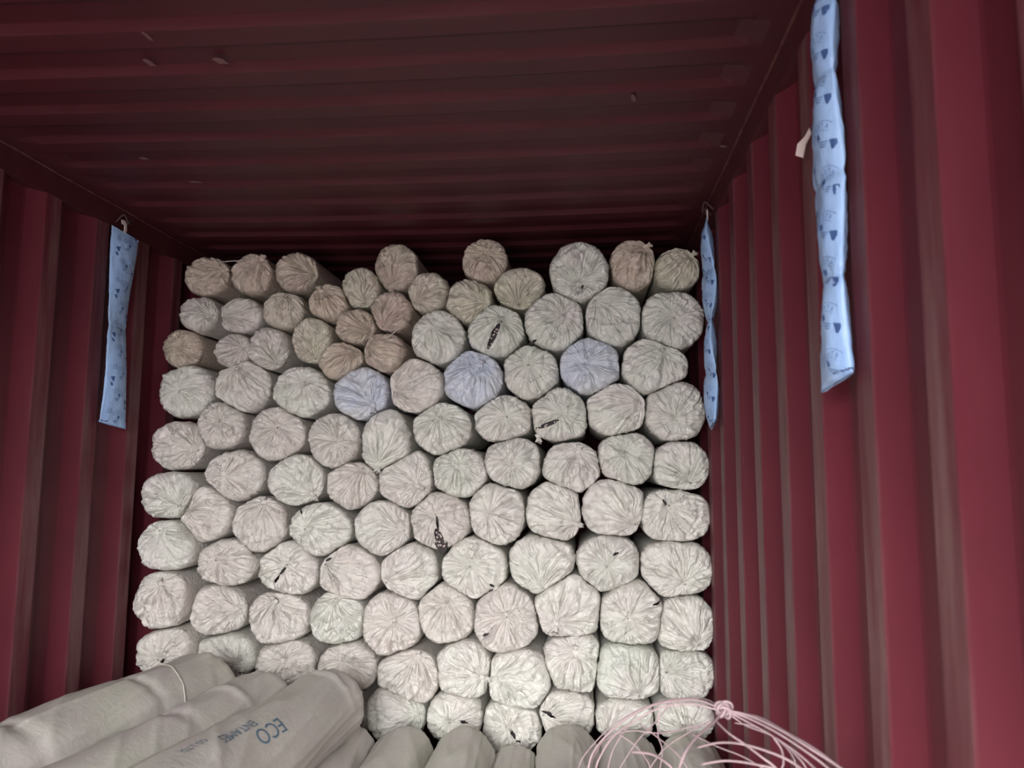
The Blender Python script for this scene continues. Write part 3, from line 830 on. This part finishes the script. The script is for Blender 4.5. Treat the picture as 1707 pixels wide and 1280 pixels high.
    # lashing ring
    lp = [Vector((X+side*.02, Yc-.03, CEIL-.07)), Vector((X-side*.012, Yc-.028, z1+.065)), Vector((X-side*.018, Yc-.004, z1+.038)), Vector((X-side*.012, Yc+.026, z1+.065)), Vector((X+side*.02, Yc+.03, CEIL-.07))]
    V, Fc = tube(spline(lp, 8), .004, 8)
    return V, Fc, root
BG = [(-1.815, 2.76, -1, 1.3, 2, 'blue printed desiccant bag hanging on the left wall', .765, 'dark steel lashing ring holding the desiccant bag on the left wall'),
      (.462, 1.425, 1, 2.2, 4, 'largest blue desiccant bag hanging near the camera on the right wall', .765, 'dark steel lashing ring holding the largest desiccant bag'),
      (.462, 2.80, 1, 4.1, 4, 'narrow blue desiccant bag on the right wall next to the stack', .765, 'dark steel lashing ring above the narrow bag by the stack')]
for (X, Yc, sd_, seed, chn, lab, L, rlab) in BG:
    V, Fc, rt = bag(0, 0, Yc, X, sd_, seed, chn, lab, L)
    tag(mesh('lashing_ring', V, Fc, M['steel']), rlab, 'ring', 'lashing rings under the top rails')
# torn paper tag stuck on the right wall
tp = [U(1349, 213, 1.585), U(1352, 222, 1.585), U(1343, 240, 1.585), U(1338, 263, 1.585), U(1326, 259, 1.585), U(1329, 240, 1.585), U(1341, 228, 1.585)]
V = [v + Vector((.0, 0, 0)) for v in tp] + [v + Vector((.002, .002, 0)) for v in tp]; m_ = len(tp)
V = [Vector((XR-.004+(0 if i_ < m_ else .002), v.y+ (v.x-.465)*-.6, v.z)) for i_, v in enumerate(V)] if False else V
Fc = [tuple(range(m_)), tuple(range(2*m_-1, m_-1, -1))] + [(k, (k+1) % m_, m_+(k+1) % m_, m_+k) for k in range(m_)]
tag(mesh('torn_tape', V, Fc, M['tape'], smooth=False), 'small torn piece of pale tape on the right wall left of the largest blue bag', 'tape')

# ---------------------------------------------------------------- pink twine net with a knot
tw = empty('twine_net', U(1207, 1183, 1.62))
org = Vector(tw.location)
zf = LOWX[5][1] + LOWX[5][2] + .006
def strand(pp, r=.0026, drop=True, name='twine_strand', dropv=(0, 0)):
    pp = list(pp)
    if drop:
        a_, b_ = pp[-2], pp[-1]; k_ = 60/max(12, b_[1]-a_[1]); k_ = min(k_, 2.2)
        pp.append((b_[0]+(b_[0]-a_[0])*k_*.8, b_[1]+60, b_[2]+(b_[2]-a_[2])*k_-.02))
    P = [U(x, y, Y) for (x, y, Y) in pp]
    for p_ in P: p_.x = min(p_.x, XR-.012)
    if drop:
        e = P[-1]; d = (P[-1]-P[-2]).normalized(); z = e.z; 
        q1 = Vector((e.x+d.x*.03, e.y+d.y*.03, z-(z-zf)*.5)); q2 = Vector((e.x+d.x*.035, e.y, zf))
        q1.x = min(q1.x, XR-.02); q2.x = min(q2.x, XR-.02)
        P += [q1, q2]
    P = [p_-org for p_ in P]
    V, Fc = tube(spline(P, 7), r*.8, 6)
    return mesh(name, V, Fc, M['twine'], tw)
Yk = 1.62
K = (1207, 1183, Yk)
strand([K, (1250, 1193, 1.58), (1300, 1216, 1.50), (1350, 1247, 1.42), (1404, 1282, 1.36)], .0034)
strand([K, (1245, 1196, 1.59), (1290, 1218, 1.52), (1340, 1250, 1.45), (1385, 1284, 1.40)], .0030)
strand([K, (1240, 1200, 1.60), (1280, 1222, 1.54), (1325, 1252, 1.48), (1368, 1290, 1.42)], .0026)
strand([K, (1230, 1188, 1.63), (1268, 1196, 1.58), (1315, 1222, 1.50), (1365, 1252, 1.44), (1412, 1290, 1.38)], .0022)
strand([(1200, 1180, Yk), (1160, 1167, 1.66), (1102, 1172, 1.70), (1053, 1192, 1.72), (1011, 1226, 1.72), (988, 1256, 1.70), (980, 1284, 1.69)], .0030)
strand([(1200, 1184, Yk), (1150, 1173, 1.64), (1100, 1180, 1.66), (1058, 1202, 1.66), (1022, 1228, 1.64), (1000, 1262, 1.62), (992, 1286, 1.61)], .0026)
strand([(1202, 1178, Yk), (1170, 1164, 1.70), (1120, 1166, 1.78), (1072, 1180, 1.84), (1020, 1210, 1.86), (975, 1258, 1.84), (962, 1288, 1.83)], .0018)
strand([(1202, 1190, Yk), (1190, 1204, 1.58), (1162, 1228, 1.52), (1143, 1254, 1.48), (1131, 1284, 1.46)], .0034)
strand([(1192, 1200, Yk), (1215, 1222, 1.54), (1241, 1240, 1.50), (1270, 1262, 1.46), (1297, 1284, 1.44)], .0028)
strand([(1162, 1246, 1.60), (1199, 1238, 1.56), (1241, 1241, 1.50), (1297, 1259, 1.44), (1337, 1282, 1.40)], .0030)
strand([(1053, 1253, 1.60), (1086, 1257, 1.56), (1109, 1270, 1.52), (1125, 1288, 1.50)], .0032)
strand([(1168, 1274, 1.58), (1213, 1268, 1.54), (1269, 1276, 1.48), (1310, 1290, 1.44)], .0030)
strand([(1289, 1228, 1.52), (1303, 1250, 1.50), (1306, 1272, 1.48), (1300, 1290, 1.47)], .0028)
strand([(1190, 1206, Yk), (1150, 1212, 1.66), (1101, 1222, 1.72), (1050, 1218, 1.74), (1010, 1232, 1.74), (990, 1262, 1.72)], .0017)
strand([(1097, 1176, 1.68), (1098, 1200, 1.68), (1097, 1226, 1.66), (1104, 1250, 1.64), (1100, 1286, 1.62)], .0017)
strand([(1185, 1200, 1.64), (1150, 1220, 1.68), (1110, 1246, 1.70), (1080, 1286, 1.70)], .0017)
strand([(1150, 1222, 1.66), (1195, 1244, 1.60), (1240, 1262, 1.54), (1285, 1290, 1.50)], .0018)
strand([(1060, 1192, 1.72), (1040, 1220, 1.74), (1022, 1250, 1.74), (1012, 1286, 1.74)], .0016)
strand([(1120, 1170, 1.72), (1092, 1204, 1.74), (1062, 1236, 1.76), (1030, 1286, 1.76)], .0016)
strand([(1066, 1206, 1.70), (1100, 1232, 1.66), (1130, 1258, 1.62), (1150, 1288, 1.60)], .0017)
strand([(1030, 1222, 1.72), (1060, 1244, 1.70), (1080, 1270, 1.68), (1085, 1290, 1.67)], .0015)
strand([(1215, 1190, Yk), (1245, 1210, 1.60), (1290, 1228, 1.54), (1330, 1262, 1.48), (1350, 1290, 1.46)], .0020)
strand([(1225, 1205, 1.61), (1260, 1212, 1.57), (1300, 1236, 1.52), (1322, 1262, 1.48), (1330, 1290, 1.46)], .0018)
# the knot: several short loops wound round one another
parts = []
rk = random.Random(3)
for k in range(9):
    a = rk.uniform(0, 3.14); b_ = rk.uniform(-1, 1); R0 = rk.uniform(.008, .0145)
    e1 = Vector((math.cos(a), math.sin(a)*.6, b_)).normalized(); e2 = e1.cross(Vector((rk.uniform(-1, 1), 1, rk.uniform(-1, 1)))).normalized()
    off = Vector((rk.uniform(-.006, .006), rk.uniform(-.005, .005), rk.uniform(-.006, .006)))
    parts.append(tube([off+e1*math.cos(q)*R0+e2*math.sin(q)*R0*.9 for q in [2*math.pi*z/18 for z in range(18)]], .0032, 6, True))
V, Fc = merge(parts); mesh('knot', V, Fc, M['twine'], tw)
tag(tw, 'tangled pink twine net with a big knot at lower right', 'twine')
